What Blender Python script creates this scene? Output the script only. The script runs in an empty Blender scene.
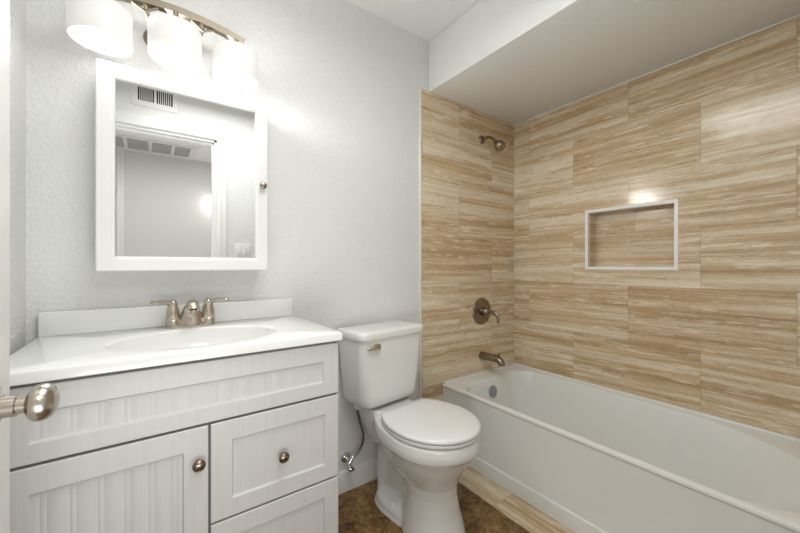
import bpy, bmesh, math, random
from math import sin, cos, pi, radians
from mathutils import Vector, Matrix
random.seed(7)
S = bpy.context.scene
COL = S.collection

# ------------------------------------------------------------------ camera
cam_d = bpy.data.cameras.new('camera')
cam_d.sensor_width = 36.0
cam_d.lens = 36.0 * 346.3 / 800.0
cam_d.shift_y = -0.0015
cam_d.clip_start = 0.01
cam = bpy.data.objects.new('camera', cam_d)
COL.objects.link(cam)
cam.location = (0, 0, 1.12)
cam.rotation_euler = (pi / 2, 0, -radians(35.9))
S.camera = cam

# ------------------------------------------------------------------ world, exposure
w = bpy.data.worlds.new('world')
S.world = w
w.use_nodes = True
w.node_tree.nodes['Background'].inputs[0].default_value = (0.9, 0.95, 1, 1)
w.node_tree.nodes['Background'].inputs[1].default_value = 0.05
S.view_settings.view_transform = 'Standard'
S.view_settings.look = 'None'
S.view_settings.gamma = 1
S.view_settings.exposure = 0.27


def area_light(name, loc, rot, sx, sy, power, col=(1, 1, 1)):
    d = bpy.data.lights.new(name, 'AREA')
    d.shape = 'RECTANGLE'
    d.size = sx
    d.size_y = sy
    d.energy = power
    d.color = col
    o = bpy.data.objects.new(name, d)
    COL.objects.link(o)
    o.location = loc
    o.rotation_euler = rot
    return o


# added fill lights out of view: over the hallway, and low behind the doorway
area_light('hall_fill_top', (0.3, -0.9, 2.40), (0, 0, 0), 1.0, 0.8, 16, (1, 0.99, 0.97))
area_light('doorway_fill_low', (0.07, -0.50, 0.52), (radians(150), 0, 0), 1.0, 0.9, 14, (0.985, 1.0, 1.0))
area_light('overhead_fill', (0.40, 0.52, 2.28), (0, 0, 0), 0.7, 0.6, 10, (0.985, 1.0, 0.985))  # unseen fill panel added under the ceiling to brighten the bathroom
SHADE_DOWN, SHADE_UP = 1.3, 0.42

# ------------------------------------------------------------------ materials


class NT:
    def __init__(self, name):
        self.m = bpy.data.materials.new(name)
        self.m.use_nodes = True
        self.t = self.m.node_tree
        self.b = self.t.nodes['Principled BSDF']

    def n(self, typ, **kw):
        nd = self.t.nodes.new(typ)
        for k, v in kw.items():
            if k.startswith('i_'):
                key = k[2:]
                key = int(key) if key.isdigit() else key.replace('_', ' ')
                nd.inputs[key].default_value = v
            else:
                setattr(nd, k, v)
        return nd

    def l(self, a, b):
        self.t.links.new(a, b)

    def math(self, op, a, b=None, c=None):
        nd = self.t.nodes.new('ShaderNodeMath')
        nd.operation = op
        for i, v in enumerate((a, b, c)):
            if v is None:
                continue
            if isinstance(v, (int, float)):
                nd.inputs[i].default_value = v
            else:
                self.l(v, nd.inputs[i])
        return nd.outputs[0]

    def ramp(self, fac, stops):
        nd = self.t.nodes.new('ShaderNodeValToRGB')
        el = nd.color_ramp.elements
        while len(el) < len(stops):
            el.new(0.5)
        for e, (p, c) in zip(el, stops):
            e.position = p
            e.color = (*c, 1) if len(c) == 3 else c
        self.l(fac, nd.inputs[0])
        return nd.outputs[0]

    def mix(self, fac, a, b, mode='MIX'):
        nd = self.t.nodes.new('ShaderNodeMix')
        nd.data_type = 'RGBA'
        nd.blend_type = mode
        for sock, v in ((nd.inputs[0], fac), (nd.inputs[6], a), (nd.inputs[7], b)):
            if isinstance(v, (int, float)):
                sock.default_value = v
            elif isinstance(v, tuple):
                sock.default_value = (*v, 1) if len(v) == 3 else v
            else:
                self.l(v, sock)
        return nd.outputs[2]

    def pos(self):
        g = self.n('ShaderNodeNewGeometry')
        s = self.n('ShaderNodeSeparateXYZ')
        self.l(g.outputs['Position'], s.inputs[0])
        return g.outputs['Position'], s.outputs[0], s.outputs[1], s.outputs[2]

    def comb(self, x, y, z):
        c = self.n('ShaderNodeCombineXYZ')
        for i, v in enumerate((x, y, z)):
            if isinstance(v, (int, float)):
                c.inputs[i].default_value = v
            else:
                self.l(v, c.inputs[i])
        return c.outputs[0]

    def noise(self, vec, scale, detail=4, rough=0.5, dist=0.0):
        nd = self.n('ShaderNodeTexNoise')
        nd.inputs['Scale'].default_value = scale
        nd.inputs['Detail'].default_value = detail
        nd.inputs['Roughness'].default_value = rough
        nd.inputs['Distortion'].default_value = dist
        self.l(vec, nd.inputs['Vector'])
        return nd.outputs[0]

    def bump(self, h, strength, dist):
        b = self.n('ShaderNodeBump')
        b.inputs['Strength'].default_value = strength
        b.inputs['Distance'].default_value = dist
        self.l(h, b.inputs['Height'])
        self.l(b.outputs[0], self.b.inputs['Normal'])


def plain(name, col, rough=0.5, metal=0.0, spec=0.5, coat=0.0, bump=None, vary=0.0):
    t = NT(name)
    t.b.inputs['Base Color'].default_value = (*col, 1)
    t.b.inputs['Roughness'].default_value = rough
    t.b.inputs['Metallic'].default_value = metal
    t.b.inputs['Specular IOR Level'].default_value = spec
    t.b.inputs['Coat Weight'].default_value = coat
    t.b.inputs['Coat Roughness'].default_value = 0.05
    p, x, y, z = t.pos()
    if bump:
        sc, st, di = bump
        t.bump(t.noise(p, sc, 4, 0.55), st, di)
    if vary:
        n = t.noise(p, 9, 5, 0.6)
        t.l(t.ramp(n, [(0.3, tuple(c * (1 - vary) for c in col)), (0.7, tuple(min(1, c * (1 + vary)) for c in col))]), t.b.inputs['Base Color'])
    return t.m


def knockdown(name, col, strength=0.5):
    """painted, orange-peel textured drywall"""
    t = NT(name)
    p, x, y, z = t.pos()
    a = t.noise(p, 75, 3, 0.5, 0.6)
    b = t.noise(p, 220, 2, 0.5)
    blobs = t.ramp(a, [(0.44, (0, 0, 0)), (0.60, (1, 1, 1))])
    h = t.math('ADD', t.math('MULTIPLY', blobs, 0.8), t.math('MULTIPLY', b, 0.25))
    t.bump(h, strength, 0.0022)
    t.b.inputs['Base Color'].default_value = (*col, 1)
    t.b.inputs['Roughness'].default_value = 0.5
    t.b.inputs['Specular IOR Level'].default_value = 0.35
    return t.m


def travertine(name, axis, joint_even, joint_odd, rows=True, lift=0.10):
    """large vein-cut travertine tiles in half-offset rows, thin joints; world metres"""
    t = NT(name)
    p, x, y, z = t.pos()
    u = {'x': x, 'y': y}[axis]
    v = z if rows else x
    T, H, Z0 = 0.614, 0.2993, 0.4088
    rowf = t.math('DIVIDE', t.math('SUBTRACT', v, Z0 if rows else 1.29), H if rows else 0.16)
    row = t.math('FLOOR', rowf)
    par = t.math('ABSOLUTE', t.math('MODULO', row, 2.0))
    off = t.math('ADD', joint_even, t.math('MULTIPLY', par, joint_odd - joint_even))
    colf = t.math('DIVIDE', t.math('SUBTRACT', u, off), T)
    col = t.math('FLOOR', colf)
    wn = t.n('ShaderNodeTexWhiteNoise', noise_dimensions='3D')
    t.l(t.comb(col, row, 3.7 if axis == 'x' else 8.1), wn.inputs['Vector'])
    sp = t.n('ShaderNodeSeparateXYZ')
    t.l(wn.outputs['Color'], sp.inputs[0])
    r1, r2, r3 = sp.outputs
    uu = t.math('ADD', u, t.math('MULTIPLY', r1, 17.0))
    # veins wander gently up and down along the tile
    wav = t.noise(t.comb(t.math('MULTIPLY', uu, 1.7), t.math('MULTIPLY', v, 7.0), t.math('MULTIPLY', r2, 9.0)), 1.0, 3, 0.55)
    wob = t.noise(t.comb(t.math('MULTIPLY', uu, 22.0), t.math('MULTIPLY', v, 40.0), t.math('MULTIPLY', r1, 9.0)), 1.0, 4, 0.6)
    vv = t.math('ADD', t.math('ADD', v, t.math('MULTIPLY', t.math('SUBTRACT', wav, 0.5), 0.030)), t.math('MULTIPLY', r3, 5.0))
    vv = t.math('ADD', vv, t.math('MULTIPLY', t.math('SUBTRACT', wob, 0.5), 0.0075))
    vv = t.math('ADD', vv, t.math('MULTIPLY', uu, 0.012))
    band = t.noise(t.comb(t.math('MULTIPLY', uu, 0.55), t.math('MULTIPLY', vv, 17.0), 0.3), 1.0, 2, 0.55)
    mid = t.noise(t.comb(t.math('MULTIPLY', uu, 1.5), t.math('MULTIPLY', vv, 55.0), 1.9), 1.0, 4, 0.62)
    pit = t.noise(t.comb(t.math('MULTIPLY', uu, 45.0), t.math('MULTIPLY', vv, 170.0), 4.4), 1.0, 4, 0.65)
    f = t.math('ADD', t.math('MULTIPLY', band, 0.56), t.math('ADD', t.math('MULTIPLY', mid, 0.40), t.math('MULTIPLY', pit, 0.20)))
    f = t.math('ADD', f, t.math('MULTIPLY', t.math('SUBTRACT', r2, 0.5), 0.06))
    k = 1.0 + lift
    c = t.ramp(f, [(0.42, (0.39 * k, 0.262 * k, 0.145 * k)), (0.52, (0.53 * k, 0.378 * k, 0.222 * k)), (0.575, (0.585 * k, 0.44 * k, 0.28 * k)),
                   (0.625, (0.65 * k, 0.54 * k, 0.385 * k)), (0.70, (0.71 * k, 0.625 * k, 0.485 * k)), (0.80, (0.78 * k, 0.71 * k, 0.585 * k))])
    # broken cream streaks and darker pitted hairlines
    ln = t.noise(t.comb(t.math('MULTIPLY', uu, 1.1), t.math('MULTIPLY', vv, 30.0), 7.7), 1.0, 4, 0.6)
    lnb = t.noise(t.comb(t.math('MULTIPLY', uu, 7.0), t.math('MULTIPLY', vv, 26.0), 2.2), 1.0, 5, 0.65)
    d = t.math('ABSOLUTE', t.math('SUBTRACT', ln, 0.52))
    streak = t.math('MULTIPLY', t.ramp(d, [(0.0, (1, 1, 1)), (0.03, (0, 0, 0))]), t.ramp(lnb, [(0.46, (0, 0, 0)), (0.56, (1, 1, 1))]))
    c = t.mix(t.math('MULTIPLY', streak, 0.80), c, (0.82 * k, 0.74 * k, 0.60 * k))
    ln2 = t.noise(t.comb(t.math('MULTIPLY', uu, 1.3), t.math('MULTIPLY', vv, 44.0), 11.3), 1.0, 4, 0.6)
    d2 = t.math('ABSOLUTE', t.math('SUBTRACT', ln2, 0.47))
    hair = t.math('MULTIPLY', t.ramp(d2, [(0.0, (1, 1, 1)), (0.016, (0, 0, 0))]), t.ramp(lnb, [(0.44, (1, 1, 1)), (0.54, (0, 0, 0))]))
    c = t.mix(t.math('MULTIPLY', hair, 0.60), c, (0.25, 0.15, 0.07))
    # joints
    fu = t.math('FRACT', colf)
    fz = t.math('FRACT', rowf)
    du = t.math('MULTIPLY', t.math('MINIMUM', fu, t.math('SUBTRACT', 1.0, fu)), T)
    dz = t.math('MULTIPLY', t.math('MINIMUM', fz, t.math('SUBTRACT', 1.0, fz)), H) if rows else 1.0
    dj = t.math('MINIMUM', du, dz)
    g = t.math('LESS_THAN', dj, 0.0012)
    c = t.mix(t.math('MULTIPLY', g, 0.5), c, (0.30, 0.21, 0.125))
    t.l(c, t.b.inputs['Base Color'])
    t.b.inputs['Roughness'].default_value = 0.16
    t.b.inputs['Specular IOR Level'].default_value = 0.45
    hgt = t.math('ADD', t.math('MULTIPLY', t.math('SUBTRACT', 1.0, g), 1.0), t.math('MULTIPLY', mid, 0.08))
    t.bump(hgt, 0.25, 0.001)
    return t.m


def floor_mat():
    t = NT('mottled_brown_tile')
    p, x, y, z = t.pos()
    T = 0.46
    fx = t.math('DIVIDE', t.math('SUBTRACT', x, 0.93), T)
    fy = t.math('DIVIDE', t.math('SUBTRACT', y, 1.045), T)
    wn = t.n('ShaderNodeTexWhiteNoise', noise_dimensions='3D')
    t.l(t.comb(t.math('FLOOR', fx), t.math('FLOOR', fy), 1.0), wn.inputs['Vector'])
    q = t.n('ShaderNodeVectorMath', operation='ADD')
    sc = t.n('ShaderNodeVectorMath', operation='SCALE')
    sc.inputs['Scale'].default_value = 9.0
    t.l(wn.outputs['Color'], sc.inputs[0])
    t.l(p, q.inputs[0])
    t.l(sc.outputs[0], q.inputs[1])
    a = t.noise(q.outputs[0], 17, 6, 0.68, 0.6)
    b = t.noise(q.outputs[0], 85, 5, 0.7, 0.4)
    f = t.math('ADD', t.math('MULTIPLY', a, 0.65), t.math('MULTIPLY', b, 0.35))
    c = t.ramp(f, [(0.38, (0.055, 0.027, 0.008)), (0.46, (0.145, 0.075, 0.022)), (0.53, (0.25, 0.138, 0.042)), (0.66, (0.44, 0.28, 0.11))])
    gx, gy = t.math('FRACT', fx), t.math('FRACT', fy)
    d = t.math('MULTIPLY', t.math('MINIMUM', t.math('MINIMUM', gx, t.math('SUBTRACT', 1.0, gx)), t.math('MINIMUM', gy, t.math('SUBTRACT', 1.0, gy))), T)
    g = t.math('LESS_THAN', d, 0.0016)
    c = t.mix(t.math('MULTIPLY', g, 0.7), c, (0.34, 0.235, 0.125))
    t.l(c, t.b.inputs['Base Color'])
    t.b.inputs['Roughness'].default_value = 0.38
    t.bump(t.math('SUBTRACT', f, t.math('MULTIPLY', g, 0.5)), 0.3, 0.002)
    return t.m


def thermofoil():
    """white painted cabinet skin with a very faint upright grain"""
    t = NT('white_cabinet_foil')
    p, x, y, z = t.pos()
    g = t.noise(t.comb(t.math('MULTIPLY', x, 160.0), t.math('MULTIPLY', y, 160.0), t.math('MULTIPLY', z, 5.0)), 1.0, 4, 0.6)
    t.l(t.ramp(g, [(0.30, (0.585, 0.582, 0.57)), (0.60, (0.615, 0.612, 0.60))]), t.b.inputs['Base Color'])
    t.b.inputs['Roughness'].default_value = 0.38
    t.b.inputs['Specular IOR Level'].default_value = 0.4
    t.bump(g, 0.10, 0.0006)
    return t.m


def brushed(name, col, rough, stretch=(30, 30, 400)):
    t = NT(name)
    p, x, y, z = t.pos()
    g = t.noise(t.comb(t.math('MULTIPLY', x, stretch[0]), t.math('MULTIPLY', y, stretch[1]), t.math('MULTIPLY', z, stretch[2])), 1.0, 3, 0.6)
    t.l(t.ramp(g, [(0.3, tuple(c * 0.93 for c in col)), (0.7, tuple(min(1, c * 1.05) for c in col))]), t.b.inputs['Base Color'])
    t.b.inputs['Metallic'].default_value = 1.0
    t.b.inputs['Roughness'].default_value = rough
    return t.m


def glow(name, col, strength, base=(0.9, 0.9, 0.88)):
    t = NT(name)
    t.b.inputs['Base Color'].default_value = (*base, 1)
    t.b.inputs['Roughness'].default_value = 0.35
    t.b.inputs['Emission Color'].default_value = (*col, 1)
    t.b.inputs['Emission Strength'].default_value = strength
    return t.m


def braid():
    t = NT('braided_steel')
    p, x, y, z = t.pos()
    wv = t.n('ShaderNodeTexWave', wave_type='BANDS', bands_direction='DIAGONAL')
    wv.inputs['Scale'].default_value = 160
    t.l(p, wv.inputs['Vector'])
    t.l(t.ramp(wv.outputs['Fac'], [(0.2, (0.10, 0.095, 0.09)), (0.8, (0.42, 0.40, 0.38))]), t.b.inputs['Base Color'])
    t.b.inputs['Metallic'].default_value = 1
    t.b.inputs['Roughness'].default_value = 0.35
    return t.m


M = dict(
    wall=knockdown('white_textured_drywall', (0.76, 0.76, 0.755), 0.55),
    ceil=knockdown('white_textured_ceiling', (0.90, 0.90, 0.885), 0.3),
    hallwall=knockdown('hall_drywall', (0.70, 0.69, 0.68), 0.35),
    trim=plain('white_semigloss_trim', (0.80, 0.80, 0.79), 0.35, vary=0.01),
    door=plain('white_door_paint', (0.80, 0.80, 0.79), 0.35, vary=0.01),
    tile_r=travertine('travertine_long_wall', 'y', 0.50, 0.195),
    tile_b=travertine('travertine_tap_wall', 'x', 1.895, 1.583),
    tile_t=travertine('travertine_threshold', 'y', 1.045, 1.045, rows=False),
    floor=floor_mat(),
    foil=thermofoil(),
    gap=plain('grey_cabinet_carcass', (0.23, 0.23, 0.235), 0.6, vary=0.03),
    marble=plain('white_cultured_marble', (0.83, 0.83, 0.82), 0.16, vary=0.008, coat=0.3),
    porcelain=plain('white_porcelain', (0.79, 0.79, 0.765), 0.10, vary=0.006, coat=0.4),
    seat=plain('white_seat_plastic', (0.79, 0.79, 0.775), 0.22, vary=0.006),
    tub=plain('white_tub_enamel', (0.82, 0.825, 0.795), 0.13, vary=0.01, coat=0.4),
    nickel=brushed('brushed_nickel', (0.57, 0.515, 0.44), 0.27),
    nickel_d=brushed('dark_brushed_nickel', (0.29, 0.24, 0.195), 0.24),
    knob=brushed('worn_nickel', (0.50, 0.455, 0.40), 0.24),
    white_edge=plain('white_edge_profile', (0.90, 0.90, 0.89), 0.35, vary=0.01),
    champagne=brushed('champagne_nickel', (0.29, 0.25, 0.19), 0.36),
    chrome=plain('chrome', (0.75, 0.76, 0.78), 0.10, 1.0, vary=0.01),
    mirror=plain('mirror_glass', (0.85, 0.86, 0.855), 0.0, 1.0),
    braid=braid(),
    plastic=plain('white_plastic', (0.80, 0.79, 0.77), 0.35, vary=0.01),
    black=plain('black_void', (0.015, 0.015, 0.016), 0.7, vary=0.1),
    grille=plain('grey_grille_mesh', (0.42, 0.42, 0.41), 0.6, vary=0.05),
    bronze=plain('dark_bronze', (0.07, 0.06, 0.05), 0.4, 0.8, vary=0.05),
    shade=glow('frosted_shade_glass', (1.0, 0.985, 0.95), 0.25, (0.62, 0.62, 0.60)),
    diffuser=glow('lit_diffuser', (1.0, 0.985, 0.95), 1.6),
    globe=glow('lit_globe', (1.0, 0.98, 0.95), 8.0),
    grey_gasket=plain('grey_overflow_plate', (0.30, 0.34, 0.38), 0.35, 0.4, vary=0.05),
    clear=plain('clear_plastic', (0.50, 0.53, 0.55), 0.2, 0.0, vary=0.02),
    caulk=plain('white_caulk', (0.78, 0.77, 0.74), 0.5, vary=0.01),
    hallfloor=plain('hall_floor', (0.33, 0.24, 0.16), 0.45, vary=0.1),
)

# ------------------------------------------------------------------ mesh helpers


def new():
    return bmesh.new()


def merge(bm, src, mat=None):
    if mat is not None:
        src.transform(mat)
    me = bpy.data.meshes.new('tmp')
    src.to_mesh(me)
    bm.from_mesh(me)
    bpy.data.meshes.remove(me)
    src.free()


def box(bm, x0, x1, y0, y1, z0, z1, bev=0.0, seg=2, mat=None):
    b = bmesh.new()
    bmesh.ops.create_cube(b, size=1)
    b.transform(Matrix.Translation(((x0 + x1) / 2, (y0 + y1) / 2, (z0 + z1) / 2)) @ Matrix.Diagonal((x1 - x0, y1 - y0, z1 - z0, 1)))
    if bev > 0:
        bmesh.ops.bevel(b, geom=list(b.edges), offset=bev, segments=seg, profile=0.5, affect='EDGES')
    merge(bm, b, mat)


def loft(bm, rings, cap0=True, cap1=True, closed=True):
    vs = [[bm.verts.new(p) for p in r] for r in rings]
    n = len(vs[0])
    for a, b in zip(vs[:-1], vs[1:]):
        for i in range(n if closed else n - 1):
            j = (i + 1) % n
            try:
                bm.faces.new((a[i], a[j], b[j], b[i]))
            except ValueError:
                pass
    if cap0:
        bm.faces.new(list(reversed(vs[0])))
    if cap1:
        bm.faces.new(vs[-1])
    return vs


def lathe(bm, prof, origin=(0, 0, 0), axis=(0, 0, 1), n=32, cap0=True, cap1=True, sx=1.0, sy=1.0):
    """prof: list of (radius, height) along axis"""
    q = Vector((0, 0, 1)).rotation_difference(Vector(axis).normalized()).to_matrix()
    o = Vector(origin)
    rings = []
    for r, h in prof:
        rings.append([o + q @ Vector((r * cos(2 * pi * i / n) * sx, r * sin(2 * pi * i / n) * sy, h)) for i in range(n)])
    loft(bm, rings, cap0, cap1)


def spline(pts, k=8):
    pts = [Vector(p) for p in pts]
    out = []
    P = [pts[0] * 2 - pts[1]] + pts + [pts[-1] * 2 - pts[-2]]
    for i in range(1, len(P) - 2):
        for s in range(k):
            t = s / k
            a, b, c, d = P[i - 1], P[i], P[i + 1], P[i + 2]
            out.append(0.5 * ((2 * b) + (c - a) * t + (2 * a - 5 * b + 4 * c - d) * t * t + (3 * b - a - 3 * c + d) * t ** 3))
    out.append(pts[-1])
    return out


def tube(bm, pts, rad, n=14, flat=None, up=(0, 0, 1), cap=True):
    """sweep; rad number or list/callable(t); flat=(a,b) scales the two section axes"""
    pts = [Vector(p) for p in pts]
    rings = []
    prev = None
    m = len(pts)
    for i, p in enumerate(pts):
        t = (pts[min(i + 1, m - 1)] - pts[max(i - 1, 0)]).normalized()
        if prev is None:
            a = Vector(up)
            if abs(a.dot(t)) > 0.95:
                a = Vector((1, 0, 0))
            s = a.cross(t).normalized()
        else:
            s = (prev - t * prev.dot(t)).normalized()
        prev = s
        q = t.cross(s).normalized()
        r = rad(i / (m - 1)) if callable(rad) else (rad[i] if isinstance(rad, (list, tuple)) else rad)
        fa, fb = flat or (1, 1)
        rings.append([p + s * (r * fa * cos(2 * pi * j / n)) + q * (r * fb * sin(2 * pi * j / n)) for j in range(n)])
    loft(bm, rings, cap, cap)


def rrect(x0, x1, y0, y1, r, z, k=8, rs=None):
    """rounded rectangle ring, counter-clockwise; rs gives radii per corner (x1y1, x0y1, x0y0, x1y0)"""
    rs = rs or (r, r, r, r)
    out = []
    for (cx, cy, a0, rr) in ((x1, y1, 0, rs[0]), (x0, y1, 90, rs[1]), (x0, y0, 180, rs[2]), (x1, y0, 270, rs[3])):
        ox = cx - rr if cx == x1 else cx + rr
        oy = cy - rr if cy == y1 else cy + rr
        for i in range(k + 1):
            a = radians(a0 + 90 * i / k)
            out.append(Vector((ox + rr * cos(a), oy + rr * sin(a), z)))
    return out


def finish(o, smooth=35):
    me = o.data
    if smooth:
        for p in me.polygons:
            p.use_smooth = True
        me.set_sharp_from_angle(angle=radians(smooth))


def build(name, bm, mat, parent=None, off=None, smooth=35, recalc=True):
    """link bm as one mesh object; vertices are given in world (or root-local) metres, off = the root's origin"""
    if recalc:
        bmesh.ops.remove_doubles(bm, verts=bm.verts, dist=1e-6)
        bmesh.ops.recalc_face_normals(bm, faces=bm.faces)
    if off is not None:
        bm.transform(Matrix.Translation(-Vector(off)))
    me = bpy.data.meshes.new(name)
    bm.to_mesh(me)
    bm.free()
    me.materials.append(mat)
    o = bpy.data.objects.new(name, me)
    COL.objects.link(o)
    if parent is not None:
        o.parent = parent
    elif off is not None:
        o.location = off
    finish(o, smooth)
    return o


def struct(name, bm, mat, parent=None, label=None, smooth=30):
    o = build(name, bm, mat, parent, None, smooth)
    if parent is None:
        o['kind'] = 'structure'
    if label:
        o['label'] = label
    return o


def tag(o, label, cat, group=None):
    o['label'] = label
    o['category'] = cat
    if group:
        o['group'] = group
    return o


def thing(name, label, cat, loc, rotz=0.0, group=None):
    o = bpy.data.objects.new(name, None)
    o.empty_display_size = 0.05
    COL.objects.link(o)
    o.location = loc
    o.rotation_euler = (0, 0, rotz)
    return tag(o, label, cat, group)


# ------------------------------------------------------------------ room shell
YB, YF, XL, XR = 1.557, 0.006, -0.312, 2.14     # back wall, doorway wall, left wall, tub wall
ZC, ZS, XS = 2.44, 2.14, 1.334                 # ceiling, soffit underside, soffit face
DX0, DX1, DZ = -0.275, 0.405, 2.045            # doorway

b = new(); box(b, XL - 0.1, XR + 0.1, -0.09, YB + 0.1, -0.06, 0)
struct('floor', b, M['floor'], label='mottled brown floor tile')
b = new(); box(b, XL - 0.1, XR + 0.1, YF, YB + 0.1, ZC, ZC + 0.06)
struct('ceiling', b, M['ceil'])
b = new(); box(b, XS, XR, YF, YB, ZS, ZC, 0.006)
struct('soffit', b, M['ceil'], label='lowered ceiling box over the tub')
b = new(); box(b, XL - 0.1, XR + 0.1, YB, YB + 0.1, 0, ZC)
struct('wall_back', b, M['wall'])
b = new(); box(b, XL - 0.1, XL, YF, YB, 0, ZC)
struct('wall_left', b, M['wall'])
b = new()
box(b, XL - 0.9, DX0, -0.09, YF, 0, ZC)
box(b, DX1, XR + 0.1, -0.09, YF, 0, ZC)
box(b, DX0, DX1, -0.09, YF, DZ, ZC)
struct('wall_front', b, M['wall'])

# tiled long wall with the niche hole
NY0, NY1, NZ0, NZ1 = 0.597, 1.030, 1.106, 1.440
b = new()
box(b, XR, XR + 0.1, NY1, YB, 0, ZC)
box(b, XR, XR + 0.1, YF, NY0, 0, ZC)
box(b, XR, XR + 0.1, NY0, NY1, 0, NZ0)
box(b, XR, XR + 0.1, NY0, NY1, NZ1, ZC)
struct('wall_right', b, M['tile_r'], label='tiled travertine wall along the tub')
# tile slab on the tap end of the alcove
b = new(); box(b, 1.272, XR, YB - 0.009, YB, 0, ZS)
struct('wall_back_tile', b, M['tile_b'], label='travertine tile at the tap end of the tub')
b = new(); box(b, 1.262, 1.273, YB - 0.011, YB, 0.10, ZS - 0.001, 0.002)
struct('trim_1', b, M['trim'], label='white edge strip beside the tile')
# bead of caulk under the soffit, along the top of the long tiled wall
b = new(); box(b, XR - 0.006, XR, YF, YB - 0.009, ZS - 0.010, ZS, 0.002)
struct('trim_2', b, M['caulk'], label='white caulk line over the tile')
# travertine strip on the floor along the tub
b = new(); box(b, 1.29, 1.46, YF, YB - 0.009, 0, 0.006, 0.001)
struct('tub_threshold', b, M['tile_t'], label='travertine strip on the floor along the tub')
# baseboard
prof = [(0, 0), (0.013, 0), (0.013, 0.082), (0.010, 0.094), (0.005, 0.101), (0.0, 0.103)]
b = new()
loft(b, [[Vector((x, YB - d, z)) for d, z in prof] for x in (0.50, 1.262)])
struct('baseboard_back', b, M['trim'])

# door casing and jamb round the doorway
b = new()
box(b, DX1, DX1 + 0.068, YF, YF + 0.014, 0, DZ + 0.078, 0.004)
box(b, DX1 + 0.004, DX1 + 0.03, YF + 0.012, YF + 0.020, 0, DZ + 0.034, 0.003)
box(b, XL + 0.001, DX0, YF, YF + 0.014, 0, DZ + 0.066, 0.004)
box(b, XL + 0.001, DX1 + 0.068, YF, YF + 0.0145, DZ, DZ + 0.078, 0.004)
box(b, DX0 - 0.02, DX1 + 0.03, YF + 0.012, YF + 0.0205, DZ + 0.004, DZ + 0.03, 0.003)
struct('trim_3', b, M['trim'], label='white casing round the doorway')
b = new()
box(b, DX1 - 0.015, DX1, -0.088, YF + 0.002, 0, DZ)
box(b, DX0, DX0 + 0.015, -0.088, YF + 0.002, 0, DZ)
box(b, DX0, DX1, -0.088, YF + 0.002, DZ - 0.015, DZ)
box(b, DX1 - 0.027, DX1 - 0.014, -0.05, -0.01, 0, DZ - 0.014, 0.002)
box(b, DX0 + 0.014, DX1 - 0.014, -0.05, -0.01, DZ - 0.028, DZ - 0.014, 0.002)
struct('trim_4', b, M['trim'], label='white door jamb and stop')
b = new()
box(b, DX1 - 0.004, DX1 + 0.066, -0.104, -0.09, 0, DZ + 0.066, 0.004)
box(b, DX0 - 0.066, DX0 + 0.004, -0.104, -0.09, 0, DZ + 0.066, 0.004)
box(b, DX0 - 0.066, DX1 + 0.066, -0.1045, -0.09, DZ, DZ + 0.066, 0.004)
struct('trim_5', b, M['trim'], label='white casing on the hallway side')

# hallway beyond the doorway, seen in the mirror
HX0, HX1, HY = -1.21, 1.9, -2.15
b = new(); box(b, HX0 - 0.1, HX1 + 0.1, HY - 0.1, -0.09, -0.06, -0.001)
struct('hall_floor', b, M['hallfloor'])
b = new(); box(b, HX0 - 0.1, HX1 + 0.1, HY - 0.1, YF, ZC + 0.001, ZC + 0.06)
struct('ceiling_hall', b, M['ceil'])
b = new(); box(b, HX0 - 0.1, HX1 + 0.1, HY - 0.1, HY, 0, ZC)
struct('wall_hall_far', b, M['hallwall'])
b = new(); box(b, HX0 - 0.1, HX0, HY, -0.09, 0, ZC)
struct('wall_hall_left', b, M['hallwall'])
b = new(); box(b, HX1, HX1 + 0.1, HY, -0.09, 0, ZC)
struct('wall_hall_right', b, M['hallwall'])
b = new()
box(b, -0.30, -0.262, HY, HY + 0.03, 0, ZC, 0.003)
box(b, -0.262, -0.235, HY, HY + 0.018, 0, ZC, 0.003)
struct('trim_6', b, M['trim'], label='white upright trim on the far hallway wall')

# ------------------------------------------------------------------ open door with knob (local: x along the leaf, y = thickness side, face at y=0)
DW = 0.72
dang = math.asin(0.094 / DW)
b = new()
box(b, 0, DW, 0, 0.035, 0.012, 2.03, 0.0015)
door = build('door_1', b, M['door'], None, None, 30)
door['kind'] = 'structure'
door['label'] = 'white door standing open at the left edge'
door.location = (-0.262, 0.045, 0)
door.rotation_euler = (0, 0, pi / 2 - dang)
KZ = 0.928
b = new()
kp = [(0.0, 0.0), (0.033, 0.0), (0.0335, 0.003), (0.030, 0.0075), (0.022, 0.010), (0.0145, 0.011), (0.0145, 0.030), (0.0115, 0.031), (0.0115, 0.040),
      (0.016, 0.0412), (0.0212, 0.0445), (0.0246, 0.0495), (0.0255, 0.0545), (0.0245, 0.0600), (0.0210, 0.0655), (0.015, 0.0692), (0.0075, 0.0712), (0.0, 0.0716)]
lathe(b, kp, (DW - 0.063, 0.0, KZ), (0, -1, 0), 40, False, False)
kn = build('door_knob', b, M['knob'], door, None, 28)
kn['label'] = 'brushed nickel round knob'
b = new()
lathe(b, kp[:8] + [(0.017, 0.0355), (0.025, 0.043), (0.024, 0.050), (0.012, 0.058), (0.0, 0.059)], (DW - 0.063, 0.035, KZ), (0, 1, 0), 32, False, False)
build('door_knob', b, M['knob'], door, None, 28)
b = new()
box(b, DW - 0.0005, DW + 0.0015, 0.006, 0.029, KZ - 0.028, KZ + 0.028, 0.0005)
build('latch_plate', b, M['nickel'], door, None, 28)
for hz in (0.25, 1.0, 1.8):
    b = new()
    lathe(b, [(0.0, 0), (0.006, 0), (0.006, 0.09), (0.0, 0.09)], (-0.004, -0.003, hz), (0, 0, 1), 12, False, False)
    build('hinge', b, M['nickel'], door, None, 28)

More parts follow.
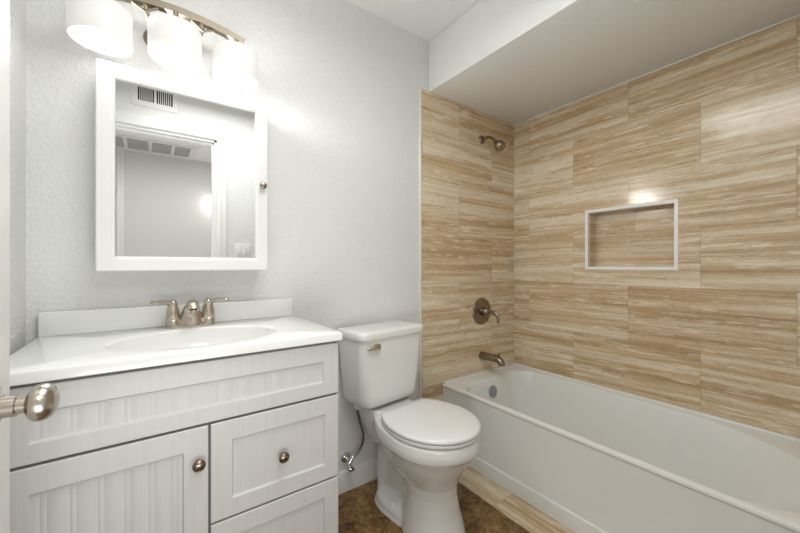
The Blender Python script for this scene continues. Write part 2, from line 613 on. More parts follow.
# ------------------------------------------------------------------ vanity cabinet
VX0, VX1, VYF, VYB, VZ = -0.272, 0.519, 1.091, 1.553, 0.866
vo = (0.12, 1.32, 0)
van = thing('vanity_cabinet', 'white shaker bathroom vanity cabinet with beadboard door and two drawers', 'cabinet', vo)
b = new()
box(b, VX0, VX1, VYF, VYB, 0.09, 0.700, 0.001)
box(b, VX0, VX0 + 0.016, VYF, VYB, 0.70, VZ, 0.001)
box(b, VX1 - 0.016, VX1, VYF, VYB, 0.70, VZ, 0.001)
box(b, VX0, VX1, VYF, VYF + 0.016, 0.70, VZ, 0.001)
box(b, VX0, VX1, VYB - 0.012, VYB, 0.70, VZ, 0.001)
box(b, VX0 + 0.01, VX1 - 0.01, VYF + 0.05, VYB, 0.0, 0.092)
build('carcass', b, M['gap'], van, vo)
for sx in (VX0 - 0.0005, VX1 - 0.0015):
    b = new(); box(b, sx, sx + 0.002, VYF - 0.004, VYB + 0.001, 0.0, VZ)
    build('side_panel', b, M['foil'], van, vo)


def shaker(bm, x0, x1, z0, z1, ix0, ix1, iz0, iz1, yf, th=0.018, rec=0.007, beads=None, gd=0.0011):
    """front with a recessed centre; beads = x positions of paired grooves"""
    c = 0.002
    R = lambda a0, a1, c0, c1, y: [Vector((a0, y, c0)), Vector((a1, y, c0)), Vector((a1, y, c1)), Vector((a0, y, c1))]
    loft(bm, [R(x0, x1, z0, z1, yf + th), R(x0, x1, z0, z1, yf + c), R(x0 + c, x1 - c, z0 + c, z1 - c, yf),
              R(ix0, ix1, iz0, iz1, yf), R(ix0 + 0.004, ix1 - 0.004, iz0 + 0.004, iz1 - 0.004, yf + rec),
              R(ix0 + 0.0075, ix1 - 0.0075, iz0 + 0.0075, iz1 - 0.0075, yf + rec)], True, False)
    a0, a1, c0, c1 = ix0 + 0.0075, ix1 - 0.0075, iz0 + 0.0075, iz1 - 0.0075
    yp = yf + rec
    xs = [(a0, 0)]
    for g in (beads or []):
        for q in (-0.0055, 0.0055):
            if a0 + 0.004 < g + q < a1 - 0.004:
                xs += [(g + q - 0.0016, 0), (g + q, gd), (g + q + 0.0016, 0)]
    xs.append((a1, 0))
    loft(bm, [[Vector((x, yp + d, z)) for x, d in xs] for z in (c0, c1)], False, False, closed=False)


YD = 1.072                                                # face of the doors
bead = [-0.189 + 0.0485 * k for k in range(15)]
b = new(); shaker(b, -0.270, 0.519, 0.690, 0.858, -0.212, 0.466, 0.733, 0.802, YD, beads=bead, gd=0.0004)
build('false_drawer_front', b, M['foil'], van, vo)


def cab_knob(parent, x, z):
    bm = new()
    lathe(bm, [(0.0, 0), (0.0085, 0), (0.008, 0.002), (0.0055, 0.005), (0.0055, 0.011), (0.0085, 0.013), (0.0145, 0.016), (0.0162, 0.020), (0.0150, 0.024),
               (0.0125, 0.0265), (0.0118, 0.0258), (0.0095, 0.0275), (0.004, 0.0285), (0, 0.0287)], (x, YD, z), (0, -1, 0), 28, False, False)
    k = build('knob', bm, M['nickel_d'], parent, vo, 28)
    k['label'] = 'dark brushed nickel round knob'


b = new(); shaker(b, -0.270, 0.1305, 0.100, 0.683, -0.211, 0.0745, 0.160, 0.625, YD, beads=bead)
d1 = build('door', b, M['foil'], van, vo)
cab_knob(d1, 0.1065, 0.590)
b = new(); shaker(b, 0.1365, 0.519, 0.411, 0.683, 0.190, 0.470, 0.460, 0.628, YD)
d2 = build('drawer', b, M['foil'], van, vo)
cab_knob(d2, 0.330, 0.539)
b = new(); shaker(b, 0.1365, 0.519, 0.100, 0.405, 0.190, 0.470, 0.152, 0.353, YD)
d3 = build('drawer', b, M['foil'], van, vo)
cab_knob(d3, 0.330, 0.255)

# ------------------------------------------------------------------ vanity top with moulded oval basin
TX0, TX1, TY0, TY1, TZ0, TZ1 = -0.283, 0.526, 1.058, 1.555, 0.8665, 0.896
to = (0.12, 1.32, TZ0)
top = thing('countertop', 'glossy white vanity top with moulded oval basin on the white cabinet', 'countertop', to)
BCX, BCY, BA, BB = 0.132, 1.272, 0.228, 0.158
corn = [math.atan2(y - BCY, x - BCX) for x in (TX0, TX1) for y in (TY0, TY1)]
angs = sorted([2 * pi * i / 96 - pi for i in range(96)] + corn)


def rect_pt(a, m, z):
    dx, dy = cos(a), sin(a)
    t = 9
    for lim, dd, c in ((TX1 - m, dx, BCX), (TX0 + m, dx, BCX), (TY1 - m, dy, BCY), (TY0 + m, dy, BCY)):
        if abs(dd) > 1e-9:
            q = (lim - c) / dd
            if q > 0:
                t = min(t, q)
    return Vector((BCX + dx * t, BCY + dy * t, z))


def oval(s, z, grow=0.0):
    return [Vector((BCX + (BA * s + grow) * cos(a), BCY + (BB * s + grow) * sin(a), z)) for a in angs]


b = new()
loft(b, [oval(0.995, TZ0), [rect_pt(a, 0.004, TZ0) for a in angs], [rect_pt(a, 0.0, TZ0 + 0.003) for a in angs], [rect_pt(a, 0.0, TZ1 - 0.005) for a in angs],
         [rect_pt(a, 0.0015, TZ1 - 0.0015) for a in angs], [rect_pt(a, 0.005, TZ1) for a in angs],
         oval(1, TZ1, 0.016), oval(1, TZ1 - 0.0006, 0.008), oval(1, TZ1 - 0.003, 0.002), oval(0.995, TZ1 - 0.006)], False, False)
build('slab', b, M['marble'], top, to, 50)
b = new()
prof = [(0.995, -0.006), (0.985, -0.014), (0.96, -0.035), (0.90, -0.065), (0.80, -0.092), (0.64, -0.112), (0.42, -0.124), (0.20, -0.129), (0.09, -0.130)]
loft(b, [oval(s, TZ1 + z) for s, z in prof], False, True)
build('basin', b, M['marble'], top, to, 60)
b = new(); box(b, TX0 + 0.001, 0.519, 1.535, 1.5553, TZ1 - 0.001, 0.972, 0.004, 3)
build('backsplash', b, M['marble'], top, to, 40)
b = new()
lathe(b, [(0.0, 0.0), (0.019, 0.0), (0.022, -0.0006), (0.0235, -0.003), (0.0, -0.003)], (BCX, BCY, TZ1 - 0.126), (0, 0, 1), 24, False, False)
lathe(b, [(0.0, 0.006), (0.010, 0.005), (0.015, 0.001), (0.0, 0.0)], (BCX, BCY, TZ1 - 0.125), (0, 0, 1), 24, False, False)
dr = build('drain', b, M['chrome'], top, to, 40)
dr['label'] = 'metal pop-up drain'

# ------------------------------------------------------------------ basin faucet
fo = (0.124, 1.480, TZ1)
fc = thing('faucet', 'brushed nickel two-handle faucet on the white vanity top', 'faucet', fo)
b = new()
z0 = TZ1
ring = lambda hx, hy, z, r: rrect(fo[0] - hx, fo[0] + hx, fo[1] - hy, fo[1] + hy, r, z, 8)
loft(b, [ring(0.080, 0.027, z0, 0.026), ring(0.081, 0.028, z0 + 0.003, 0.027), ring(0.080, 0.027, z0 + 0.007, 0.026), ring(0.076, 0.023, z0 + 0.010, 0.022)])
build('base_plate', b, M['nickel'], fc, fo)
b = new()                                                   # spout: broad saddle rising from the plate and reaching forward
sp = spline([(fo[0], 1.482, z0 + 0.012), (fo[0], 1.478, z0 + 0.045), (fo[0], 1.462, z0 + 0.077), (fo[0], 1.432, z0 + 0.090), (fo[0], 1.402, z0 + 0.083), (fo[0], 1.388, z0 + 0.068)], 7)
tube(b, sp, lambda t: 0.046 - 0.060 * min(t, 0.42) - 0.003 * t, 20, (1.0, 0.72), (0, 1, 0))
build('spout', b, M['nickel'], fc, fo, 50)
b = new()
lathe(b, [(0, 0), (0.0115, 0), (0.0125, 0.003), (0.0125, 0.012), (0, 0.012)], (fo[0], 1.387, z0 + 0.056), (0, 0.25, 1), 20, False, False)
build('aerator', b, M['nickel'], fc, fo)
b = new()
lathe(b, [(0, 0), (0.0025, 0), (0.0025, 0.045), (0.005, 0.048), (0.005, 0.055), (0, 0.057)], (fo[0], 1.515, z0 + 0.0), (0, 0, 1), 12, False, False)
build('lift_rod', b, M['nickel'], fc, fo)
for s in (-1, 1):
    hx = fo[0] + s * 0.056
    b = new()
    lathe(b, [(0, 0), (0.0235, 0), (0.0235, 0.018), (0.0220, 0.020), (0.0225, 0.022), (0.0205, 0.045), (0.0165, 0.068), (0.0135, 0.080), (0.010, 0.088), (0, 0.092)], (hx, fo[1], z0 + 0.010), (0, 0, 1), 24, False, False)
    lv = spline([(hx - s * 0.002, fo[1] - 0.002, z0 + 0.070), (hx + s * 0.006, fo[1] - 0.006, z0 + 0.087), (hx + s * 0.024, fo[1] - 0.018, z0 + 0.0945), (hx + s * 0.062, fo[1] - 0.036, z0 + 0.097)], 8)
    tube(b, lv, lambda t: 0.0135 - 0.0045 * t, 16, (1.0, 0.72), (0, 0, 1))
    build('handle', b, M['nickel'], fc, fo, 45)

# ------------------------------------------------------------------ medicine cabinet with mirror door
CX0, CX1, CZ0, CZ1, CYF = -0.137, 0.386, 1.101, 1.770, 1.437
co = (0.1245, 1.5, CZ0)
mc = thing('medicine_cabinet', 'white framed mirror cabinet on the wall above the vanity', 'cabinet', co)
b = new(); box(b, CX0 + 0.004, CX1 - 0.004, CYF + 0.021, YB - 0.001, CZ0 + 0.004, CZ1 - 0.004, 0.001)
build('body', b, M['trim'], mc, co)
b = new()
R = lambda i, y: [Vector((CX0 + i, y, CZ0 + i)), Vector((CX1 - i, y, CZ0 + i)), Vector((CX1 - i, y, CZ1 - i)), Vector((CX0 + i, y, CZ1 - i))]
loft(b, [R(0.055, CYF + 0.019), R(0, CYF + 0.019), R(0, CYF + 0.003), R(0.003, CYF), R(0.038, CYF), R(0.0405, CYF + 0.002), R(0.0455, CYF + 0.0025), R(0.048, CYF + 0.011)], False, False)
cd = build('door', b, M['trim'], mc, co, 25)
b = new()
vs = [b.verts.new(p) for p in R(0.045, CYF + 0.0105)]
b.faces.new(vs)
vs = [b.verts.new(p) for p in reversed(R(0.045, CYF + 0.0145))]
b.faces.new(vs)
for i in range(4):
    p0, p1 = R(0.045, CYF + 0.0105)[i], R(0.045, CYF + 0.0105)[(i + 1) % 4]
    q1, q0 = R(0.045, CYF + 0.0145)[(i + 1) % 4], R(0.045, CYF + 0.0145)[i]
    b.faces.new([b.verts.new(p) for p in (p1, p0, q0, q1)])
mi = build('mirror', b, M['mirror'], cd, co, 0)
mi['label'] = 'mirror glass reflecting the doorway'
b = new()
lathe(b, [(0, 0), (0.006, 0), (0.005, 0.008), (0.008, 0.011), (0.0125, 0.014), (0.0135, 0.018), (0.0115, 0.022), (0.005, 0.0245), (0, 0.025)], (0.364, CYF, 1.434), (0, -1, 0), 24, False, False)
k = build('knob', b, M['champagne'], cd, co, 30)
k['label'] = 'small bronze-toned knob'

# ------------------------------------------------------------------ three-light vanity fixture
lo = (0.074, YB, 1.93)
vl = thing('vanity_light', 'arched three-shade wall light glowing above the mirror cabinet', 'light fixture', lo)
LY = 1.430
b = new()
loft(b, [[Vector((0.074 + a * cos(t), y, 1.945 + c * sin(t))) for t in [2 * pi * i / 40 for i in range(40)]]
         for a, c, y in ((0.092, 0.056, YB), (0.092, 0.056, YB - 0.008), (0.086, 0.050, YB - 0.016), (0.040, 0.024, YB - 0.022))])
build('wall_plate', b, M['champagne'], vl, lo)
arch = lambda x: 2.015 - 0.62 * (x - 0.074) ** 2
b = new()
ring = []
for i in range(41):
    x = -0.150 + 0.449 * i / 40
    z = arch(x)
    sl = -1.24 * (x - 0.074)
    nx, nz = -sl / math.hypot(1, sl), 1 / math.hypot(1, sl)
    h = 0.012
    ring.append([Vector((x + nx * h, 1.438, z + nz * h)), Vector((x + nx * h, 1.462, z + nz * h)), Vector((x - nx * h, 1.462, z - nz * h)), Vector((x - nx * h, 1.438, z - nz * h))])
loft(b, ring)
build('bar', b, M['champagne'], vl, lo)
for s in (-1, 1):
    b = new()
    bx = 0.074 + s * 0.085
    tube(b, spline([(0.074 + s * 0.03, YB - 0.018, 1.945), (0.074 + s * 0.045, YB - 0.060, 1.940), (bx - s * 0.010, YB - 0.095, 1.962), (bx, 1.452, arch(bx) - 0.010)], 8), 0.0075, 12)
    tube(b, [(bx - s * 0.035, 1.45, arch(bx - s * 0.035) - 0.012), (bx, 1.45, arch(bx) - 0.034), (bx + s * 0.035, 1.45, arch(bx + s * 0.035) - 0.012)], 0.005, 8)
    build('arm', b, M['champagne'], vl, lo)
for sx, zb in ((-0.122, 1.820), (0.074, 1.834), (0.268, 1.820)):
    b = new()
    zt = zb + 0.104
    lathe(b, [(0, arch(sx) - zt - 0.008), (0.010, arch(sx) - zt - 0.008), (0.010, 0.030), (0.016, 0.028), (0.018, 0.004), (0.030, 0.002), (0.030, -0.002), (0, -0.002)], (sx, LY + 0.014, zt), (0, 0, 1), 20, False, False)
    build('socket', b, M['champagne'], vl, lo)
    b = new()
    lathe(b, [(0.0785, 0), (0.0795, 0.002), (0.0795, 0.102), (0.0785, 0.104), (0.0765, 0.104), (0.0765, 0.0), (0.0785, 0)], (sx, LY, zb), (0, 0, 1), 48, False, False)
    sh = build('shade', b, M['shade'], vl, lo, 50)
    sh['label'] = 'white frosted drum shade, lit'
    b = new()
    lathe(b, [(0, 0), (0.0765, 0), (0.0765, 0.003), (0, 0.003)], (sx, LY, zb + 0.004), (0, 0, 1), 48, False, False)
    build('diffuser', b, M['diffuser'], sh, lo, 40)
    for nm, dz, rot, en in (('vanity_lamp_down', -0.012, 0, SHADE_DOWN), ('vanity_lamp_up', 0.118, pi, SHADE_UP)):
        L = bpy.data.lights.new(nm, 'AREA')
        L.shape = 'DISK'
        L.size = 0.14 if rot else 0.06
        L.energy = en
        L.color = (0.985, 0.985, 0.945)
        if rot:
            L.spread = radians(150)
        lb = bpy.data.objects.new(nm, L)
        COL.objects.link(lb)
        lb.location = (sx, LY, zb + dz)
        lb.rotation_euler = Vector((0.75, -0.40, 0.55) if rot else (0.80, -0.58, -0.35)).to_track_quat('-Z', 'Y').to_euler()

# ------------------------------------------------------------------ toilet (local: +y is forward = away from the wall, x right seen from behind)
tl = thing('toilet', 'white two-piece toilet with closed lid between the vanity and the tub', 'toilet', (0.943, 1.440, 0), pi + radians(6.5))


def egg(w, back, front, vc, z, n=64, eb=1.0, ef=1.0):
    out = []
    for i in range(n):
        a = 2 * pi * i / n
        c, s = cos(a), sin(a)
        e = ef if c > 0 else eb
        L = (front - vc) if c > 0 else (vc - back)
        out.append(Vector((w * math.copysign(abs(s) ** e, s), vc + L * math.copysign(abs(c) ** e, c), z)))
    return out


# china bowl, foot and trapway grown into one body
b = new()
loft(b, [egg(0.126, 0.17, 0.472, 0.33, 0.0), egg(0.122, 0.175, 0.466, 0.33, 0.03), egg(0.109, 0.19, 0.446, 0.32, 0.10), egg(0.100, 0.19, 0.434, 0.31, 0.17),
         egg(0.102, 0.165, 0.436, 0.30, 0.215), egg(0.128, 0.09, 0.452, 0.295, 0.255), egg(0.155, 0.05, 0.478, 0.29, 0.300), egg(0.171, 0.03, 0.503, 0.31, 0.345),
         egg(0.178, 0.02, 0.514, 0.32, 0.362), egg(0.189, 0.01, 0.528, 0.32, 0.372), egg(0.191, 0.0, 0.531, 0.32, 0.395), egg(0.188, 0.0, 0.527, 0.32, 0.425), egg(0.184, 0.0, 0.523, 0.32, 0.430)])
loft(b, [egg(0.075, -0.075, 0.16, 0.03, 0.28, eb=0.6), egg(0.10, -0.095, 0.20, 0.03, 0.345, eb=0.6), egg(0.118, -0.105, 0.20, 0.03, 0.40, eb=0.55), egg(0.122, -0.105, 0.20, 0.03, 0.430, eb=0.55), egg(0.120, -0.10, 0.14, 0.03, 0.452, eb=0.55)])
loft(b, [egg(0.110, -0.010, 0.36, 0.18, 0.0, eb=0.75), egg(0.110, -0.010, 0.36, 0.18, 0.012, eb=0.75), egg(0.104, -0.003, 0.35, 0.18, 0.016, eb=0.75), egg(0.102, 0.0, 0.35, 0.18, 0.038, eb=0.75), egg(0.092, 0.01, 0.34, 0.18, 0.052, eb=0.75), egg(0.05, 0.03, 0.3, 0.18, 0.075)])
tube(b, spline([(0, 0.36, 0.10), (0, 0.25, 0.205), (0, 0.15, 0.275), (0, 0.065, 0.27), (0, 0.025, 0.17), (0, 0.03, 0.02)], 8), lambda t: 0.056 - 0.006 * t, 20, (1.0, 1.0), (0, 0, 1))
box(b, -0.036, 0.036, 0.06, 0.36, 0.01, 0.30, 0.01)
bowl = build('bowl', b, M['porcelain'], tl, None, 0)
rm = bowl.modifiers.new('fuse', 'REMESH'); rm.mode = 'VOXEL'; rm.voxel_size = 0.005; rm.use_smooth_shade = True
sm = bowl.modifiers.new('soften', 'SMOOTH'); sm.iterations = 4; sm.factor = 0.5
# tank
b = new()
tk = lambda hw, y0, y1, z, r: rrect(-hw + 0.010, hw + 0.010, y0, y1, r, z + 0.006, 8, (r, r, 0.015, 0.015))
loft(b, [tk(0.130, -0.075, 0.060, 0.458, 0.045), tk(0.155, -0.088, 0.078, 0.462, 0.050), tk(0.168, -0.092, 0.088, 0.474, 0.052), tk(0.173, -0.094, 0.092, 0.50, 0.052),
         tk(0.186, -0.098, 0.098, 0.65, 0.046), tk(0.194, -0.100, 0.102, 0.778, 0.042)])
build('tank', b, M['porcelain'], tl, None, 60)
b = new()
loft(b, [tk(0.196, -0.100, 0.104, 0.777, 0.042), tk(0.203, -0.103, 0.111, 0.780, 0.044), tk(0.2045, -0.104, 0.1125, 0.787, 0.044), tk(0.2045, -0.104, 0.1125, 0.803, 0.044), tk(0.202, -0.102, 0.110, 0.811, 0.043), tk(0.196, -0.097, 0.104, 0.8145, 0.040), tk(0.17, -0.08, 0.08, 0.816, 0.035)])
build('tank_lid', b, M['porcelain'], tl, None, 50)
# flush handle: on the viewer's left of the tank front (local +x is the photo's left)
b = new()
box(b, 0.112, 0.142, 0.096, 0.112, 0.738, 0.766, 0.004, 3)
tube(b, spline([(0.118, 0.115, 0.752), (0.138, 0.118, 0.752), (0.160, 0.117, 0.751), (0.184, 0.111, 0.749)], 6), lambda t: 0.0135 - 0.006 * t * t, 16, (0.5, 1.0), (0, 0, 1))
fh = build('flush_handle', b, M['nickel'], tl, None, 45)
fh['label'] = 'brushed nickel flush lever'


def seat_ring(w, front, z, back=0.135):
    out = [Vector((p.x, p.y, p.z)) for p in egg(w, 0.32 - 0.25, front, 0.32, z, 96)]
    return [Vector((p.x, max(p.y, back), p.z)) for p in out]


b = new()
loft(b, [seat_ring(0.176, 0.515, 0.429), seat_ring(0.178, 0.517, 0.436), seat_ring(0.187, 0.529, 0.4365), seat_ring(0.1885, 0.531, 0.442), seat_ring(0.187, 0.529, 0.4485), seat_ring(0.180, 0.520, 0.450)])
build('seat', b, M['seat'], tl, None, 45)
b = new()
loft(b, [seat_ring(0.178, 0.518, 0.4485), seat_ring(0.180, 0.520, 0.4525), seat_ring(0.1885, 0.532, 0.453), seat_ring(0.190, 0.534, 0.458), seat_ring(0.189, 0.533, 0.463), seat_ring(0.185, 0.528, 0.4675, 0.138),
         seat_ring(0.176, 0.517, 0.470, 0.142), seat_ring(0.14, 0.47, 0.4725, 0.17), seat_ring(0.08, 0.40, 0.474, 0.22)])
build('seat_lid', b, M['seat'], tl, None, 50)
for s in (-1, 1):
    b = new(); box(b, s * 0.075 - 0.022, s * 0.075 + 0.022, 0.118, 0.146, 0.430, 0.462, 0.005, 3)
    build('hinge', b, M['seat'], tl, None, 45)
    b = new()
    lathe(b, [(0.014, 0), (0.014, 0.006), (0.0115, 0.020), (0.007, 0.024), (0, 0.025)], (s * 0.082, 0.160, 0.045), (0, 0, 1), 20, True, False)
    bc = build('bolt_cap', b, M['plastic'], tl, None, 45)

# ------------------------------------------------------------------ supply stop and hose
so = (0.790, YB, 0.14)
sv = thing('water_supply_valve', 'chrome water supply valve with braided hose low on the wall behind the toilet', 'valve', so)
b = new()
lathe(b, [(0, 0), (0.026, 0), (0.024, 0.005), (0.012, 0.008), (0, 0.008)], (0.790, YB, 0.165), (0, -1, 0), 24, False, False)
build('escutcheon', b, M['chrome'], sv, so)
b = new()
tube(b, [(0.790, YB - 0.006, 0.165), (0.790, YB - 0.060, 0.165)], 0.0085, 14)
lathe(b, [(0, -0.016), (0.012, -0.016), (0.013, 0.0), (0.012, 0.016), (0.008, 0.018), (0.008, 0.030), (0, 0.03)], (0.790, YB - 0.050, 0.165), (0.6, 0, 0.8), 16, False, False)
build('valve_body', b, M['chrome'], sv, so)
b = new()
lathe(b, [(0, 0), (0.006, 0), (0.006, 0.012), (0.016, 0.014), (0.018, 0.020), (0.016, 0.026), (0, 0.028)], (0.786, YB - 0.056, 0.150), (0, -1, -0.5), 20, False, False, 1.0, 0.6)
build('handle', b, M['chrome'], sv, so)
b = new()
tube(b, spline([(0.803, YB - 0.050, 0.182), (0.828, YB - 0.054, 0.196), (0.852, YB - 0.060, 0.235), (0.852, YB - 0.072, 0.29), (0.820, YB - 0.095, 0.37), (0.800, YB - 0.108, 0.430), (0.800, YB - 0.110, 0.450)], 8), 0.0062, 12)
hs = build('hose', b, M['braid'], sv, so, 60)
hs['label'] = 'braided steel hose'
b = new()
lathe(b, [(0, 0), (0.016, 0), (0.018, 0.004), (0.018, 0.018), (0.013, 0.024), (0, 0.024)], (0.800, YB - 0.110, 0.442), (0, 0, 1), 10, False, False)
build('coupling_nut', b, M['plastic'], sv, so)

# ------------------------------------------------------------------ bathtub
bo = (1.79, 0.8, 0)
tb = thing('bathtub', 'white alcove bathtub along the travertine tiled wall', 'bathtub', bo)
X1, Y0, Y1 = XR - 0.001, YF + 0.004, YB - 0.010
TR = 0.405
b = new()
o_ = lambda x0, z, r=0.004, m=0.0: rrect(x0, X1 - m, Y0 + m, Y1 - m, r, z, 10)
i_ = lambda x0, x1, y0, y1, z, rs: rrect(x0, x1, y0, y1, 0, z, 10, rs)
loft(b, [o_(1.437, 0.0), o_(1.437, 0.070), o_(1.439, 0.0745), o_(1.4465, 0.0765), o_(1.448, 0.080), o_(1.4375, 0.386), o_(1.4345, 0.389), o_(1.4335, 0.392), o_(1.4335, 0.399), o_(1.4350, 0.4035, 0.006), o_(1.438, TR, 0.008),
         i_(1.462, 2.100, 0.060, 1.455, TR, (0.13, 0.12, 0.22, 0.46)), i_(1.466, 2.096, 0.065, 1.450, TR - 0.0012, (0.13, 0.12, 0.22, 0.46)), i_(1.471, 2.091, 0.071, 1.445, TR - 0.005, (0.13, 0.12, 0.22, 0.46)),
         i_(1.477, 2.086, 0.080, 1.441, TR - 0.016, (0.13, 0.12, 0.22, 0.45)), i_(1.500, 2.070, 0.150, 1.428, 0.30, (0.13, 0.12, 0.24, 0.40)), i_(1.526, 2.046, 0.270, 1.408, 0.16, (0.13, 0.13, 0.22, 0.30)),
         i_(1.545, 2.031, 0.340, 1.395, 0.105, (0.13, 0.13, 0.21, 0.24)), i_(1.575, 2.000, 0.400, 1.365, 0.075, (0.13, 0.13, 0.19, 0.19)), i_(1.63, 1.94, 0.48, 1.31, 0.066, (0.10, 0.10, 0.14, 0.14))], False, True)
build('shell', b, M['tub'], tb, bo, 28)
b = new()                                                  # low upstand of the rim along the tiled walls
box(b, X1 - 0.020, X1, Y0, Y1, TR - 0.002, TR + 0.014, 0.005, 3)
box(b, 1.445, X1, Y1 - 0.016, Y1, TR - 0.002, TR + 0.010, 0.005, 3)
build('rim_upstand', b, M['tub'], tb, bo, 40)
b = new()
lathe(b, [(0, 0.012), (0.012, 0.0115), (0.014, 0.009), (0.030, 0.0075), (0.036, 0.004), (0.037, 0.0), (0, 0)], (1.760, 1.429, 0.322), (0, -1, 0.12), 32, False, False)
ov = build('overflow_plate', b, M['grey_gasket'], tb, bo, 40)
ov['label'] = 'grey round overflow plate'
b = new()
lathe(b, [(0, 0.006), (0.012, 0.006), (0.024, 0.003), (0.033, 0.0), (0, 0)], (1.785, 1.22, 0.066), (0, 0, 1), 28, False, False)
build('tub_drain', b, M['chrome'], tb, bo, 40)

# ------------------------------------------------------------------ shower fittings on the tap wall
YT = YB - 0.009
SX = 1.792
so_ = (SX, YT, 1.955)
sh = thing('showerhead', 'dark nickel shower head on a bent arm high on the tile', 'shower head', so_)
b = new()
lathe(b, [(0, 0), (0.030, 0), (0.0295, 0.003), (0.024, 0.008), (0.013, 0.013), (0, 0.013)], so_, (0, -1, 0), 28, False, False)
build('flange', b, M['nickel_d'], sh, so_, 40)
b = new()
tube(b, spline([(SX, YT, 1.955), (SX, YT - 0.045, 1.956), (SX, YT - 0.078, 1.945), (SX, YT - 0.120, 1.905)], 8), 0.0105, 16)
build('arm', b, M['nickel_d'], sh, so_, 50)
b = new()
lathe(b, [(0, 0), (0.0125, 0), (0.013, 0.008), (0.016, 0.012), (0.024, 0.019), (0.0315, 0.029), (0.0355, 0.041), (0.0360, 0.052), (0.0335, 0.063), (0.0285, 0.070), (0.0265, 0.069), (0, 0.069)], (SX, YT - 0.112, 1.912), (0.05, -0.62, -0.70), 32, False, False)
build('spray_head', b, M['nickel_d'], sh, so_, 40)

vo_ = (1.790, YT, 0.815)
tv = thing('shower_valve', 'round dark nickel shower valve with curved lever on the tile', 'valve', vo_)
b = new()
lathe(b, [(0, 0), (0.089, 0), (0.089, 0.003), (0.085, 0.007), (0.060, 0.013), (0.045, 0.015), (0.036, 0.016), (0, 0.016)], vo_, (0, -1, 0), 48, False, False)
build('plate', b, M['nickel_d'], tv, vo_, 30)
b = new()
lathe(b, [(0, 0.010), (0.029, 0.010), (0.028, 0.040), (0.024, 0.055), (0.016, 0.062), (0, 0.064)], vo_, (0, -1, 0), 32, False, False)
lev = spline([(1.790, YT - 0.045, 0.818), (1.790, YT - 0.085, 0.818), (1.791, YT - 0.118, 0.809), (1.792, YT - 0.134, 0.785), (1.792, YT - 0.137, 0.752)], 8)
tube(b, lev, lambda t: 0.0125 - 0.0035 * t, 16, (1.15, 0.8), (1, 0, 0))
build('lever', b, M['nickel_d'], tv, vo_, 40)

po_ = (1.790, YT, 0.520)
ts = thing('tub_spout', 'dark nickel tub spout on the tile above the bathtub', 'spout', po_)
b = new()
pts = spline([(1.790, YT, 0.521), (1.790, YT - 0.05, 0.523), (1.790, YT - 0.10, 0.525), (1.790, YT - 0.140, 0.520), (1.790, YT - 0.158, 0.507), (1.790, YT - 0.163, 0.490)], 7)
tube(b, pts, lambda t: 0.0275 - 0.007 * t, 22, (1.0, 1.0), (1, 0, 0))
build('spout_body', b, M['nickel_d'], ts, po_, 45)
b = new()
lathe(b, [(0, 0), (0.005, 0), (0.005, 0.014), (0.008, 0.017), (0.008, 0.025), (0, 0.027)], (1.790, YT - 0.142, 0.536), (0, 0, 1), 16, False, False)
build('diverter_knob', b, M['nickel_d'], ts, po_, 45)

# ------------------------------------------------------------------ recessed shower niche
no = (XR, (NY0 + NY1) / 2, NZ0)
ni = thing('shower_niche', 'recessed rectangular niche with white edge frame in the tiled wall', 'niche', no)
ND = 0.092
b = new()
y0, y1, zz0, zz1 = NY0 + 0.0005, NY1 - 0.0005, NZ0 + 0.0005, NZ1 - 0.0005
A = lambda x, m=0.0: [Vector((x, y0 + m, zz0 + m)), Vector((x, y1 - m, zz0 + m)), Vector((x, y1 - m, zz1 - m)), Vector((x, y0 + m, zz1 - m))]
loft(b, [A(XR + 0.001), A(XR + ND), A(XR + ND + 0.006), ], False, True)
loft(b, [A(XR + 0.001, 0.006), A(XR + ND - 0.006, 0.006)], False, True)
build('tile_lining', b, M['tile_r'], ni, no, 30)
b = new()
m0 = 0.013
A = lambda x, m: [Vector((x, y0 + m, zz0 + m)), Vector((x, y1 - m, zz0 + m)), Vector((x, y1 - m, zz1 - m)), Vector((x, y0 + m, zz1 - m))]
loft(b, [A(XR - 0.0005, -m0), A(XR - 0.003, -m0 + 0.001), A(XR - 0.004, -m0 + 0.003), A(XR - 0.004, 0.003), A(XR - 0.003, 0.005), A(XR + 0.014, 0.007)], False, False)
nf = build('edge_frame', b, M['white_edge'], ni, no, 30)
nf['label'] = 'white edge frame'

# tiny clear clip in the shower corner
b = new()
box(b, XR - 0.055, XR - 0.002, YT - 0.005, YT - 0.0005, 1.143, 1.160, 0.002)
box(b, XR - 0.005, XR - 0.0005, YT - 0.050, YT - 0.002, 1.143, 1.160, 0.002)
cl = build('corner_clip', b, M['clear'], None, (XR - 0.02, YT - 0.02, 1.143))
tag(cl, 'small clear plastic clip in the tiled shower corner', 'clip')

# ------------------------------------------------------------------ things on the doorway wall and in the hallway (seen in the mirror)
ro = (0.03, YF, 2.19)
rg = thing('air_register', 'white air vent register above the doorway, reflected in the mirror', 'vent', ro)
b = new()
x0, x1, z0_, z1_ = -0.098, 0.160, 2.185, 2.335
sx0, sx1, sz0, sz1 = -0.062, 0.132, 2.222, 2.312
box(b, x0, x1, YF, YF + 0.006, z0_, sz0, 0.001)
box(b, x0, x1, YF, YF + 0.006, sz1, z1_, 0.001)
box(b, x0, sx0, YF, YF + 0.006, sz0 - 0.002, sz1 + 0.002, 0.001)
box(b, sx1, x1, YF, YF + 0.006, sz0 - 0.002, sz1 + 0.002, 0.001)
box(b, 0.026, 0.040, YF, YF + 0.006, sz0 - 0.002, sz1 + 0.002, 0.001)
build('frame', b, M['plastic'], rg, ro)
b = new(); box(b, sx0, sx1, YF, YF + 0.0015, sz0, sz1)
dk = build('duct_opening', b, M['black'], rg, ro)
